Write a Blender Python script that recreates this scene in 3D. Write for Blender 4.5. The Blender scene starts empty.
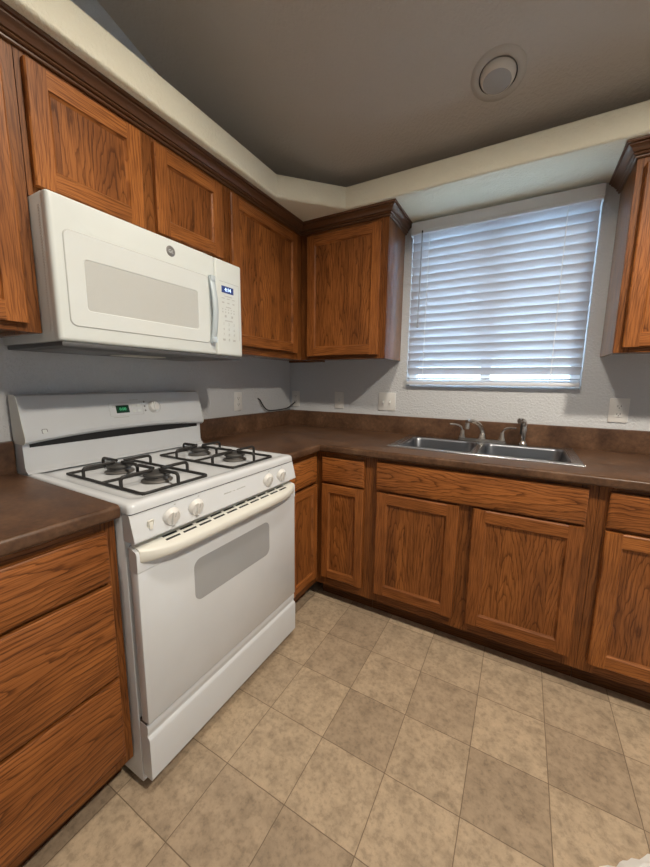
import bpy, bmesh, math, random
from mathutils import Vector, Matrix
random.seed(4)
C = bpy.context.scene.collection
PI = math.pi
SC = bpy.context.scene

# ------------------------------------------------------------------ camera
def set_camera():
    yaw, pitch, roll = math.radians(29.349), math.radians(-8.594), math.radians(0.643)
    f = Vector((-math.sin(yaw)*math.cos(pitch), math.cos(yaw)*math.cos(pitch), math.sin(pitch)))
    r = Vector((math.cos(yaw), math.sin(yaw), 0)); u = r.cross(f)
    r2 = r*math.cos(roll) + u*math.sin(roll); u2 = -r*math.sin(roll) + u*math.cos(roll)
    cam = bpy.data.objects.new('camera', bpy.data.cameras.new('camera')); C.objects.link(cam)
    m = Matrix((r2, u2, -f)).transposed().to_4x4(); m.translation = Vector((1.5623, -2.2226, 1.2502))
    cam.matrix_world = m
    cam.data.sensor_fit = 'VERTICAL'; cam.data.sensor_height = 36.0
    cam.data.lens = 348.335*36.0/867.0; cam.data.clip_start = 0.02
    SC.camera = cam
set_camera()

# ------------------------------------------------------------------ light
w = bpy.data.worlds.new('sky'); SC.world = w; w.use_nodes = True
bg = w.node_tree.nodes['Background']
wt = w.node_tree
_g = wt.nodes.new('ShaderNodeTexCoord'); _s = wt.nodes.new('ShaderNodeSeparateXYZ'); _r = wt.nodes.new('ShaderNodeValToRGB')
wt.links.new(_g.outputs['Generated'], _s.inputs[0]); wt.links.new(_s.outputs[2], _r.inputs[0]); wt.links.new(_r.outputs[0], bg.inputs[0])
_e = _r.color_ramp.elements; _e[0].position = 0; _e[0].color = (.16, .19, .21, 1); _e[1].position = .7; _e[1].color = (.48, .70, 1.0, 1)
_m = _e.new(.04); _m.color = (.30, .38, .46, 1)
bg.inputs[1].default_value = 20.0
SC.view_settings.view_transform = 'Standard'; SC.view_settings.look = 'None'
SC.view_settings.gamma = 1.0; SC.view_settings.use_curve_mapping = False
SC.view_settings.exposure = 0.62
SC.cycles.use_denoising = True
SC.cycles.max_bounces = 10; SC.cycles.diffuse_bounces = 6; SC.cycles.transparent_max_bounces = 12
SC.cycles.sample_clamp_indirect = 6.0

def ceil_z(y): return 2.30 - 0.31*y
def lamp(x, y, power, col=(1, .90, .755), size=.13, angle=150):
    l = bpy.data.lights.new('ceiling_spot', 'SPOT'); l.energy = power; l.color = col
    l.spot_size = math.radians(angle); l.spot_blend = .6; l.shadow_soft_size = size/2
    o = bpy.data.objects.new('ceiling_spot', l); C.objects.link(o); o.location = (x, y, ceil_z(y)-.05)
def area(name, loc, rot, sx, sy, power, col, portal=False):
    l = bpy.data.lights.new(name, 'AREA'); l.shape = 'RECTANGLE'; l.size = sx; l.size_y = sy; l.energy = power; l.color = col
    o = bpy.data.objects.new(name, l); C.objects.link(o); o.location = loc; o.rotation_euler = rot
    if portal: l.cycles.is_portal = True
    return o
lamp(1.30, -1.55, 44)
lamp(2.45, -1.65, 120)
lamp(1.75, -3.6, 12)
# daylight comes in through the kitchen window and a glazed patio door further along the same wall
area('patio_door_portal', (3.6, .16, 1.03), (math.radians(-90), 0, 0), 1.5, 2.0, 1, (1, 1, 1), portal=True)
area('window_portal', (1.365, .16, 1.70), (math.radians(-90), 0, 0), .93, .97, 1, (1, 1, 1), portal=True)

# ------------------------------------------------------------------ materials
class NT:
    def __init__(s, name):
        s.m = bpy.data.materials.new(name); s.m.use_nodes = True; s.t = s.m.node_tree
        s.b = s.t.nodes['Principled BSDF']
    def n(s, ty, **k):
        nd = s.t.nodes.new(ty)
        for a, v in k.items(): setattr(nd, a, v)
        return nd
    def put(s, sock, v):
        if isinstance(v, bpy.types.NodeSocket): s.t.links.new(v, sock)
        elif v is not None:
            if isinstance(v, tuple) and len(v) == 3 and sock.type == 'RGBA': v = v + (1,)
            sock.default_value = v
    def math(s, op, a, b=None, c=None):
        nd = s.n('ShaderNodeMath', operation=op)
        for i, v in enumerate((a, b, c)): s.put(nd.inputs[i], v)
        return nd.outputs[0]
    def comb(s, x, y, z):
        nd = s.n('ShaderNodeCombineXYZ')
        for i, v in enumerate((x, y, z)): s.put(nd.inputs[i], v)
        return nd.outputs[0]
    def noise(s, vec, scale, detail=2, rough=.5, dim='3D'):
        nd = s.n('ShaderNodeTexNoise', noise_dimensions=dim)
        s.put(nd.inputs['Vector'], vec); nd.inputs['Scale'].default_value = scale
        nd.inputs['Detail'].default_value = detail; nd.inputs['Roughness'].default_value = rough
        return nd.outputs[0]
    def white(s, vec):
        nd = s.n('ShaderNodeTexWhiteNoise', noise_dimensions='3D'); s.put(nd.inputs[0], vec); return nd.outputs[0]
    def ramp(s, fac, stops, interp='LINEAR'):
        nd = s.n('ShaderNodeValToRGB'); s.put(nd.inputs[0], fac); cr = nd.color_ramp; cr.interpolation = interp
        while len(cr.elements) < len(stops): cr.elements.new(.5)
        for e, (p, c) in zip(cr.elements, stops):
            e.position = p; e.color = (c if isinstance(c, tuple) else (c, c, c)) + (1,)
        return nd.outputs[0]
    def mix(s, fac, a, b, mode='MIX'):
        nd = s.n('ShaderNodeMix', data_type='RGBA', blend_type=mode)
        s.put(nd.inputs[0], fac); s.put(nd.inputs[6], a); s.put(nd.inputs[7], b); return nd.outputs[2]
    def bump(s, h, strength, dist):
        nd = s.n('ShaderNodeBump'); nd.inputs['Strength'].default_value = strength; nd.inputs['Distance'].default_value = dist
        s.put(nd.inputs['Height'], h); s.put(s.b.inputs['Normal'], nd.outputs[0])
    def set(s, **k):
        for a, v in k.items(): s.put(s.b.inputs[a.replace('_', ' ')], v)
        return s.m

def plain(name, col, rough=.5, metal=0., **k):
    t = NT(name); t.set(Base_Color=col, Roughness=rough, Metallic=metal, **k)
    vec = t.n('ShaderNodeTexCoord').outputs['Object']
    n = t.noise(vec, 9, 3)
    c = t.mix(n, tuple(x*.96 for x in col), tuple(min(1, x*1.04) for x in col))
    t.put(t.b.inputs['Base Color'], c)
    return t.m

def oak(name, axis, boards=False, tone=1.0, rough=.42, coat=.05, con=1., freq=95.):
    t = NT(name)
    tc = t.n('ShaderNodeTexCoord').outputs['Object']
    sp = t.n('ShaderNodeSeparateXYZ'); t.put(sp.inputs[0], tc); x, y, z = sp.outputs
    rnd = t.n('ShaderNodeObjectInfo').outputs['Random']
    if axis == 'V': u = t.math('ADD', x, y); v = z
    else: u = t.math('ADD', z, y); v = x
    seed = t.math('MULTIPLY', rnd, 37.0)
    if boards:
        q = t.math('DIVIDE', t.math('ADD', u, rnd), .088)
        bid = t.math('FLOOR', q)
        u = t.math('MULTIPLY', t.math('SUBTRACT', t.math('FRACT', q), .5), .088)
        wb = t.white(t.comb(bid, seed, 3.0))
        seed = t.math('ADD', seed, t.math('MULTIPLY', wb, 19.0))
        off = t.math('MULTIPLY', t.math('SUBTRACT', wb, .5), .07)
    else:
        wb = t.white(t.comb(seed, 2.0, 3.0))
        off = t.math('MULTIPLY', t.math('SUBTRACT', wb, .5), .05)
    nv = t.comb(t.math('MULTIPLY', u, 5.0), t.math('MULTIPLY', v, 2.6), seed)
    n1 = t.math('SUBTRACT', t.noise(nv, 1.6, 2), .5)
    U = t.math('ADD', t.math('ADD', u, off), t.math('MULTIPLY', n1, .03))
    R = t.math('SQRT', t.math('ADD', t.math('MULTIPLY', U, U), .0004))
    nv2 = t.comb(t.math('MULTIPLY', u, 30.0), t.math('MULTIPLY', v, 8.0), seed)
    n2 = t.math('SUBTRACT', t.noise(nv2, 1.0, 3), .5)
    F = t.math('ADD', t.math('ADD', t.math('MULTIPLY', R, freq), t.math('MULTIPLY', v, 6.0)),
               t.math('ADD', t.math('MULTIPLY', n2, 2.2), seed))
    nlo = t.noise(t.comb(t.math('MULTIPLY', u, 4.0), t.math('MULTIPLY', v, 1.5), t.math('ADD', seed, 7.0)), 1.0, 2)
    F = t.math('ADD', F, t.math('MULTIPLY', nlo, 7.0))
    band = t.math('FRACT', F)
    lo = 1-con
    grain = t.ramp(band, [(0, lo), (.07, lo+.15*con), (.26, .8+.2*lo), (.7, 1.), (.95, .9+.1*lo), (1., lo+.05*con)])
    st = t.noise(t.comb(t.math('MULTIPLY', u, 330.0), t.math('MULTIPLY', v, 9.0), seed), 1.0, 2)
    streak = t.ramp(st, [(.36, 0.), (.52, 1.)])
    g = t.math('MULTIPLY', t.math('ADD', t.math('MULTIPLY', grain, .62), .38), t.math('ADD', t.math('MULTIPLY', streak, .4), .6))
    dk = (.056*tone, .0180*tone, .0055*tone); md = (.172*tone, .0575*tone, .0140*tone); lt = (.335*tone, .124*tone, .034*tone)
    col = t.ramp(g, [(.18, dk), (.55, md), (1., lt)])
    col = t.mix(1., col, t.ramp(wb, [(0, (.78, .74, .72)), (1, (1.1, 1.08, 1.0))]), 'MULTIPLY')
    blot = t.noise(t.comb(t.math('MULTIPLY', u, 14.0), t.math('MULTIPLY', v, 3.5), t.math('ADD', seed, 3.0)), 1.0, 3)
    col = t.mix(1., col, t.ramp(blot, [(.3, (.66, .62, .60)), (.62, (1.08, 1.06, 1.04))]), 'MULTIPLY')
    t.set(Base_Color=col, Roughness=rough, Coat_Weight=coat, Coat_Roughness=.22 if coat < .5 else .1)
    t.b.inputs['Specular IOR Level'].default_value = .22
    t.bump(g, .12, .0006)
    return t.m

def wall_paint(name, col, amt=.35, scale=95):
    t = NT(name); vec = t.n('ShaderNodeNewGeometry').outputs['Position']
    n = t.noise(vec, scale, 3, .55)
    blot = t.ramp(n, [(.42, 0.), (.62, 1.)])
    n2 = t.noise(vec, 1.7, 2)
    t.set(Base_Color=t.mix(n2, tuple(c*.97 for c in col), col), Roughness=.62)
    t.bump(blot, amt, .003); return t.m

def floor_tiles():
    t = NT('vinyl_tile'); P = t.n('ShaderNodeNewGeometry').outputs['Position']
    sp = t.n('ShaderNodeSeparateXYZ'); t.put(sp.inputs[0], P); ts = .23
    qx = t.math('DIVIDE', t.math('SUBTRACT', sp.outputs[0], 1.2751), ts); qy = t.math('DIVIDE', t.math('ADD', sp.outputs[1], .8361), ts)
    wv = t.math('MULTIPLY', t.math('SUBTRACT', t.noise(P, 14, 2), .5), .012)
    fx = t.math('FRACT', t.math('ADD', qx, wv)); fy = t.math('FRACT', t.math('ADD', qy, wv))
    ex = t.math('MINIMUM', fx, t.math('SUBTRACT', 1., fx)); ey = t.math('MINIMUM', fy, t.math('SUBTRACT', 1., fy))
    e = t.math('MINIMUM', ex, ey)
    line = t.ramp(e, [(.002, 0.), (.008, 1.)])
    ident = t.comb(t.math('FLOOR', qx), t.math('FLOOR', qy), 1.0)
    r1 = t.white(ident)
    sh = t.n('ShaderNodeVectorMath', operation='ADD'); t.put(sh.inputs[0], P)
    wn = t.n('ShaderNodeTexWhiteNoise', noise_dimensions='3D'); t.put(wn.inputs[0], ident)
    sc = t.n('ShaderNodeVectorMath', operation='SCALE'); t.put(sc.inputs[0], wn.outputs[1]); sc.inputs[3].default_value = 9.0
    t.put(sh.inputs[1], sc.outputs[0]); Q = sh.outputs[0]
    a = t.noise(Q, 16, 6, .66); b = t.noise(Q, 60, 4, .7)
    base = t.ramp(r1, [(0, (.36, .272, .188)), (.25, (.41, .312, .216)), (.65, (.455, .348, .240)), (1, (.485, .372, .256))])
    mott = t.ramp(a, [(.33, .78), (.5, 1.0), (.64, 1.12)])
    fine = t.ramp(b, [(.36, .78), (.5, 1.), (.7, 1.1)])
    col = t.mix(1., t.mix(1., base, mott, 'MULTIPLY'), fine, 'MULTIPLY')
    col = t.mix(line, (.15, .105, .066), col)
    t.set(Base_Color=col, Roughness=t.ramp(b, [(.3, .42), (.7, .56)]))
    t.b.inputs['Specular IOR Level'].default_value = .35
    t.bump(t.math('ADD', t.math('MULTIPLY', line, 1.), t.math('MULTIPLY', b, .25)), .25, .0012)
    return t.m

def laminate():
    t = NT('brown_laminate'); vec = t.n('ShaderNodeNewGeometry').outputs['Position']
    a = t.noise(vec, 9, 5, .65); b = t.noise(vec, 70, 3, .6)
    c1 = t.ramp(a, [(.3, (.060, .030, .017)), (.5, (.100, .051, .028)), (.7, (.15, .080, .045))])
    col = t.mix(1., c1, t.ramp(b, [(.3, .75), (.7, 1.2)]), 'MULTIPLY')
    t.set(Base_Color=col, Roughness=t.ramp(a, [(.3, .30), (.7, .42)])); t.b.inputs['Specular IOR Level'].default_value = .28
    t.bump(b, .08, .0006); return t.m

def brushed(name, col, rough):
    t = NT(name); vec = t.n('ShaderNodeTexCoord').outputs['Object']
    mp = t.n('ShaderNodeMapping'); t.put(mp.inputs[0], vec); mp.inputs['Scale'].default_value = (3, 60, 60)
    n = t.noise(mp.outputs[0], 1, 2)
    t.set(Base_Color=col, Metallic=1., Roughness=t.ramp(n, [(.3, rough*.8), (.7, rough*1.25)])); return t.m

def glass_mat():
    t = NT('window_glass'); out = t.t.nodes['Material Output']
    tr = t.n('ShaderNodeBsdfTransparent'); gl = t.n('ShaderNodeBsdfGlossy'); gl.inputs['Roughness'].default_value = .02
    fr = t.n('ShaderNodeFresnel'); mx = t.n('ShaderNodeMixShader'); tr.inputs[0].default_value = (.93, .97, .96, 1)
    t.put(mx.inputs[0], fr.outputs[0]); t.put(mx.inputs[1], tr.outputs[0]); t.put(mx.inputs[2], gl.outputs[0])
    t.put(out.inputs[0], mx.outputs[0]); return t.m

def mesh_screen():
    t = NT('microwave_screen'); vec = t.n('ShaderNodeTexCoord').outputs['Object']
    v = t.n('ShaderNodeTexVoronoi'); t.put(v.inputs['Vector'], vec); v.inputs['Scale'].default_value = 420; v.inputs['Randomness'].default_value = .1
    d = t.ramp(v.outputs[0], [(.25, (.42, .43, .42)), (.5, (.62, .63, .61))])
    t.set(Base_Color=d, Roughness=.16); return t.m

def slat_mat():
    t = NT('white_slat'); out = t.t.nodes['Material Output']
    t.set(Base_Color=(.62, .64, .69), Roughness=.38)
    tl = t.n('ShaderNodeBsdfTranslucent'); tl.inputs[0].default_value = (.80, .88, 1, 1)
    mx = t.n('ShaderNodeMixShader'); mx.inputs[0].default_value = .03
    t.put(mx.inputs[1], t.b.outputs[0]); t.put(mx.inputs[2], tl.outputs[0]); t.put(out.inputs[0], mx.outputs[0]); return t.m

def emit(name, col, s):
    t = NT(name); t.set(Base_Color=(.01, .01, .01), Roughness=.3, Emission_Color=col, Emission_Strength=s); return t.m

OV, OH, OB = oak('oak_vertical', 'V', con=.5, tone=1.08), oak('oak_horizontal', 'H', con=.95, freq=75, tone=1.12), oak('oak_panel', 'V', True, con=.8, freq=80, tone=.93)
OF = oak('oak_rail', 'H', con=.5, tone=1.08)
FV, FH = oak('face_frame_vertical', 'V', con=.7, tone=.72), oak('face_frame_horizontal', 'H', con=.7, tone=.72)
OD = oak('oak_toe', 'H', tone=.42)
OS = oak('oak_side_panel', 'V', tone=.9, rough=.3, coat=.8)
OC = plain('crown_stain', (.115, .048, .020), .34)
PAINT = wall_paint('textured_wall_paint', (.60, .613, .635), .5, 85)
SOFFIT = wall_paint('cream_bulkhead_paint', (.79, .745, .60), .4, 85)
CEIL = wall_paint('ceiling_paint', (.50, .45, .40), .35, 75)
FLOOR = floor_tiles(); LAM = laminate()
WHITE = plain('white_enamel', (.66, .68, .705), .14)
CREAM = plain('cream_plastic', (.74, .73, .67), .35)
MWHITE = plain('microwave_white', (.70, .735, .72), .16)
MGREY = plain('microwave_trim', (.70, .73, .72), .25)
HANDLE = plain('pale_grey_plastic', (.52, .59, .64), .3)
GREYWIN = plain('oven_glass', (.38, .39, .40), .15)
SCREEN = mesh_screen()
CASTIRON = plain('black_cast_iron', (.020, .018, .017), .5)
BURN = plain('burner_cap', (.05, .048, .046), .55)
ALU = plain('burner_base', (.20, .19, .18), .5, .7)
BLACK = plain('black_plastic', (.012, .012, .013), .4)
DARK = plain('dark_grey_metal', (.075, .075, .078), .45)
FILTER = plain('vent_filter', (.22, .22, .22), .5, .5)
INK = plain('grey_ink', (.22, .22, .23), .5)
PALEINK = plain('pale_ink', (.48, .49, .48), .5)
PLATE = plain('white_plastic', (.74, .73, .71), .35)
STEELB = plain('shaded_bowl_steel', (.25, .26, .285), .30, 1.)  # same steel as the rim, darkened to paint in shade inside the bowls
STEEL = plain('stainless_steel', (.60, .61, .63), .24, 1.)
NICKEL = plain('brushed_nickel', (.58, .54, .50), .24, 1.)
SLAT = slat_mat(); VALANCE = plain('blind_valance', (.70, .71, .75), .4); VINYL = plain('white_vinyl', (.82, .83, .84), .4)
GLASS = glass_mat()
GREEN = emit('green_display', (.10, .9, .35), .35); GREENBG = plain('green_display_glass', (.006, .035, .018), .2)
BLUEBG = emit('blue_display_glass', (.05, .10, .35), .35); BLUETX = emit('blue_digits', (.55, .70, 1.), 2.2)
TRIMW = plain('light_trim_paint', (.46, .42, .375), .5); LENS = plain('lamp_lens', (.36, .34, .325), .5)
RUG = plain('white_rug_pile', (.80, .78, .75), .9)
BADGE = plain('badge_metal', (.30, .29, .28), .35, .6)
MARK = plain('socket_hole', (.03, .03, .03), .6)

# ------------------------------------------------------------------ mesh helpers
def box(bm, x0, x1, y0, y1, z0, z1, bev=0., seg=2, mi=0):
    vs = [bm.verts.new((x, y, z)) for x in (x0, x1) for y in (y0, y1) for z in (z0, z1)]
    fs = [bm.faces.new([vs[i] for i in q]) for q in ((0, 1, 3, 2), (4, 6, 7, 5), (0, 4, 5, 1), (2, 3, 7, 6), (0, 2, 6, 4), (1, 5, 7, 3))]
    for f in fs: f.material_index = mi
    if bev > 0:
        es = list({e for f in fs for e in f.edges})
        r = bmesh.ops.bevel(bm, geom=es, offset=bev, segments=seg, profile=.5, affect='EDGES')
        for f in r['faces']: f.material_index = mi
    return bm
def prism(bm, pts, a0, a1, axis='x', mi=0):
    """polygon pts extruded along an axis: x -> (y,z), y -> (x,z), z -> (x,y)"""
    def P(p, a): return {'x': (a, p[0], p[1]), 'y': (p[0], a, p[1]), 'z': (p[0], p[1], a)}[axis]
    A = [bm.verts.new(P(p, a0)) for p in pts]; B = [bm.verts.new(P(p, a1)) for p in pts]
    n = len(pts); fs = [bm.faces.new(A[::-1]), bm.faces.new(B)]
    for i in range(n): fs.append(bm.faces.new((A[i], A[(i+1) % n], B[(i+1) % n], B[i])))
    for f in fs: f.material_index = mi
    return fs
def rrect(x0, x1, z0, z1, r, n=6):
    pts = []
    for cx, cz, a0 in ((x1-r, z1-r, 0), (x0+r, z1-r, 90), (x0+r, z0+r, 180), (x1-r, z0+r, 270)):
        for k in range(n+1):
            a = math.radians(a0+90*k/n); pts.append((cx+r*math.cos(a), cz+r*math.sin(a)))
    return pts
def tube(bm, pts, r, n=10, closed=False, radii=None):
    pts = [Vector(p) for p in pts]; N = len(pts); rings = []
    ref = None
    for i in range(N):
        a = pts[(i-1) % N] if (closed or i) else pts[i]; b = pts[(i+1) % N] if (closed or i < N-1) else pts[i]
        t = (b-a).normalized()
        if ref is None: ref = t.orthogonal().normalized()
        ref = (ref - t*ref.dot(t)); ref = ref.normalized() if ref.length > 1e-6 else t.orthogonal().normalized()
        w2 = t.cross(ref); rr = radii[i] if radii else r
        rings.append([bm.verts.new(pts[i] + (ref*math.cos(2*PI*k/n) + w2*math.sin(2*PI*k/n))*rr) for k in range(n)])
    M = N if closed else N-1
    for i in range(M):
        A, B = rings[i], rings[(i+1) % N]
        for k in range(n): bm.faces.new((A[k], A[(k+1) % n], B[(k+1) % n], B[k]))
    if not closed: bm.faces.new(rings[0][::-1]); bm.faces.new(rings[-1])
def smooth_path(pts, r=.012, n=5):
    out = []; P = [Vector(p) for p in pts]
    for i, p in enumerate(P):
        if i in (0, len(P)-1): out.append(p); continue
        a = (P[i-1]-p); b = (P[i+1]-p); d = min(r, a.length*.48, b.length*.48)
        A = p+a.normalized()*d; B = p+b.normalized()*d
        for k in range(n+1):
            t = k/n; out.append(A*(1-t)**2 + p*2*t*(1-t) + B*t*t)
    return out
def lathe(bm, prof, c=(0, 0, 0), n=28, axis='z'):
    """prof (radius, height) pairs about an axis through c"""
    rings = []
    def P(r, h, a):
        x, y = r*math.cos(a), r*math.sin(a)
        return Vector(c) + Vector({'z': (x, y, h), 'y': (x, -h, y), 'x': (h, x, y)}[axis])
    for r, h in prof:
        rings.append([bm.verts.new(P(0, h, 0))] if r < 1e-6 else [bm.verts.new(P(r, h, 2*PI*k/n)) for k in range(n)])
    for A, B in zip(rings, rings[1:]):
        for k in range(n):
            if len(A) == 1 and len(B) == 1: continue
            if len(A) == 1: bm.faces.new((A[0], B[k], B[(k+1) % n]))
            elif len(B) == 1: bm.faces.new((A[k], A[(k+1) % n], B[0]))
            else: bm.faces.new((A[k], A[(k+1) % n], B[(k+1) % n], B[k]))
def sweep_plan(bm, path, prof):
    """moulding: profile (offset to the right of travel, z) swept along a plan polyline with mitres"""
    P = [Vector(p) for p in path]; n = len(P); cols = []
    for i in range(n):
        ds = []
        if i: ds.append((P[i]-P[i-1]).normalized())
        if i < n-1: ds.append((P[i+1]-P[i]).normalized())
        ns = [Vector((d.y, -d.x)) for d in ds]
        m = ns[0] if len(ns) == 1 else (ns[0]+ns[1])/(1+ns[0].dot(ns[1]))
        cols.append([bm.verts.new((P[i].x+m.x*o, P[i].y+m.y*o, z)) for o, z in prof])
    k = len(prof)
    for A, B in zip(cols, cols[1:]):
        for j in range(k): bm.faces.new((A[j], A[(j+1) % k], B[(j+1) % k], B[j]))
    bm.faces.new(cols[0][::-1]); bm.faces.new(cols[-1])

def obj(name, bm, mats, parent=None, smooth=35, label=None):
    bmesh.ops.recalc_face_normals(bm, faces=bm.faces)
    lo = Vector([min(v.co[i] for v in bm.verts) for i in range(3)]); hi = Vector([max(v.co[i] for v in bm.verts) for i in range(3)])
    c = (lo+hi)/2
    for v in bm.verts: v.co -= c
    me = bpy.data.meshes.new(name); bm.to_mesh(me); bm.free()
    for m in (mats if isinstance(mats, (list, tuple)) else [mats]): me.materials.append(m)
    o = bpy.data.objects.new(name, me); C.objects.link(o); o.location = c
    if smooth:
        for p in me.polygons: p.use_smooth = True
        me.set_sharp_from_angle(angle=math.radians(smooth))
    if parent is not None:
        o.parent = parent
        if parent.type == 'MESH': o.location = c - parent.location if parent.parent is not None else c - parent.location
    if label: o['label'] = label
    return o
def tag(o, label, cat, group=None):
    o['label'] = label; o['category'] = cat
    if group: o['group'] = group
    return o
def thing(name, label, cat, loc=(0, 0, 0), rz=0., group=None):
    o = bpy.data.objects.new(name, None); C.objects.link(o); o.empty_display_size = .05
    o.location = loc; o.rotation_euler = (0, 0, rz); return tag(o, label, cat, group)
def struct(name, bm, m, parent=None, smooth=0):
    o = obj(name, bm, m, parent, smooth)
    if parent is None: o['kind'] = 'structure'
    return o
def B(): return bmesh.new()
def text_bm(s, size, depth=.0004):
    """letters in the x-z plane facing -y, centred on the origin"""
    cu = bpy.data.curves.new('lettering', 'FONT'); cu.body = s; cu.size = size; cu.align_x = 'CENTER'; cu.align_y = 'CENTER'; cu.extrude = depth
    o = bpy.data.objects.new('lettering', cu); C.objects.link(o)
    me = bpy.data.meshes.new_from_object(o.evaluated_get(bpy.context.evaluated_depsgraph_get()))
    bm = B(); bm.from_mesh(me); bpy.data.objects.remove(o); bpy.data.curves.remove(cu); bpy.data.meshes.remove(me)
    bmesh.ops.rotate(bm, verts=bm.verts, cent=(0, 0, 0), matrix=Matrix.Rotation(PI/2, 3, 'X'))
    return bm
def moved(bm, v):
    bmesh.ops.translate(bm, verts=bm.verts, vec=v); return bm

# ------------------------------------------------------------------ room
XR, YF = 4.6, -5.0
WX0, WX1, WZ0, WZ1 = .908, 1.819, 1.222, 2.178        # window opening
bm = B(); box(bm, 0, XR, YF, 0, -.1, 0); struct('floor', bm, FLOOR)
bm = B(); prism(bm, [(YF, 0), (0, 0), (0, 2.30), (YF, ceil_z(YF))], -.12, 0, 'x'); struct('wall_left', bm, PAINT)
bm = B(); prism(bm, [(YF, 0), (0, 0), (0, 2.30), (YF, ceil_z(YF))], XR, XR+.12, 'x'); struct('wall_right', bm, PAINT)
bm = B(); box(bm, -.12, XR+.12, YF-.12, YF, 0, ceil_z(YF)); struct('wall_front', bm, PAINT)
bm = B()
PX0, PX1, PZ1 = 2.85, 4.35, 2.03
xs, zs = [-.12, WX0, WX1, PX0, PX1, XR+.12], [0, WZ0, PZ1, WZ1, 2.30]
V = {(i, j): bm.verts.new((x, 0, z)) for i, x in enumerate(xs) for j, z in enumerate(zs)}
fs = [bm.faces.new((V[i, j], V[i+1, j], V[i+1, j+1], V[i, j+1])) for i in range(5) for j in range(4) if (i, j) not in ((1, 1), (1, 2), (3, 0), (3, 1))]
ex = bmesh.ops.extrude_face_region(bm, geom=fs)
bmesh.ops.translate(bm, verts=[g for g in ex['geom'] if isinstance(g, bmesh.types.BMVert)], vec=(0, .12, 0))
struct('wall_back', bm, PAINT)
bm = B(); prism(bm, [(YF-.12, ceil_z(YF-.12)), (.12, ceil_z(.12)), (.12, ceil_z(.12)+.1), (YF-.12, ceil_z(YF-.12)+.1)], -.12, XR+.12, 'x'); struct('ceiling', bm, CEIL)
# bulkhead over the cabinets, bullnosed along its lower edge
SZ0, SZ1, SD = 2.1886, 2.304, .367
bm = B(); sweep_plan(bm, [(0.001, YF+.01), (.001, -.001), (XR-.01, -.001)], [(0, SZ0), (SD, SZ0), (SD, SZ1), (0, SZ1)])
bm.free()
bm = B()
def inset_path(d):
    s = d
    return [(SD-s, YF+.01), (SD-s, -.632-.4142*s*0), (.628, -(SD-s)), (XR-.01, -(SD-s))]
ring = lambda d, z: [(SD-d, YF+.01, z), (SD-d, -.632+.4142*d, z), (.628-.4142*d, -(SD-.012)+d, z), (XR-.01, -(SD-.012)+d, z)]
rings = []
for k in range(6):
    a = PI/2*k/5; rings.append([bm.verts.new(p) for p in ring(.012*(1-math.sin(a)), SZ0+.012*(1-math.cos(a)))])
for k in range(6):
    a = PI/2*k/5; rings.append([bm.verts.new(p) for p in ring(.012*(1-math.cos(a)), SZ1-.012*(1-math.sin(a)))])
for A, Bq in zip(rings, rings[1:]):
    for k in range(3): bm.faces.new((A[k], A[k+1], Bq[k+1], Bq[k]))
for R_, z in ((rings[0], SZ0), (rings[-1], SZ1)):
    c0 = bm.verts.new((.001, YF+.01, z)); c1 = bm.verts.new((.001, -.001, z)); c2 = bm.verts.new((XR-.01, -.001, z))
    bm.faces.new((c0, R_[0], R_[1], c1)); bm.faces.new((c1, R_[1], R_[2])); bm.faces.new((c1, R_[2], R_[3], c2))
struct('trim_1', bm, SOFFIT, smooth=40)

# window: vinyl slider set back in the opening
bm = B()
fy0, fy1, fw = .055, .11, .045
for x0, x1, z0, z1 in ((WX0, WX0+fw, WZ0, WZ1), (WX1-fw, WX1, WZ0, WZ1), (WX0+fw, WX1-fw, WZ0, WZ0+fw), (WX0+fw, WX1-fw, WZ1-fw, WZ1), (1.335, 1.385, WZ0+fw, WZ1-fw)):
    box(bm, x0, x1, fy0, fy1, z0, z1, .004)
wn = struct('window_1', bm, VINYL); wn.name = 'window_1'
bm = B(); box(bm, WX0+fw, 1.335, .08, .086, WZ0+fw, WZ1-fw); box(bm, 1.385, WX1-fw, .08, .086, WZ0+fw, WZ1-fw); obj('glass', bm, GLASS, wn, 0)
bm = B(); box(bm, 1.35, 1.37, .040, .0549, 1.55, 1.62, .004); obj('latch', bm, VINYL, wn)

# patio door along the same wall, right of the kitchen (outside the picture; it shows in reflections)
bm = B()
for x0, x1, z0, z1 in ((PX0, PX0+.07, 0, PZ1), (PX1-.07, PX1, 0, PZ1), (3.56, 3.64, .09, PZ1-.07), (PX0+.07, PX1-.07, 0, .09), (PX0+.07, PX1-.07, PZ1-.07, PZ1)):
    box(bm, x0, x1, .05, .11, z0, z1, .004)
dn = struct('door_1', bm, VINYL)
bm = B(); box(bm, PX0+.07, 3.56, .08, .086, .09, PZ1-.07); box(bm, 3.64, PX1-.07, .08, .086, .09, PZ1-.07); obj('glass', bm, GLASS, dn, 0)

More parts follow.
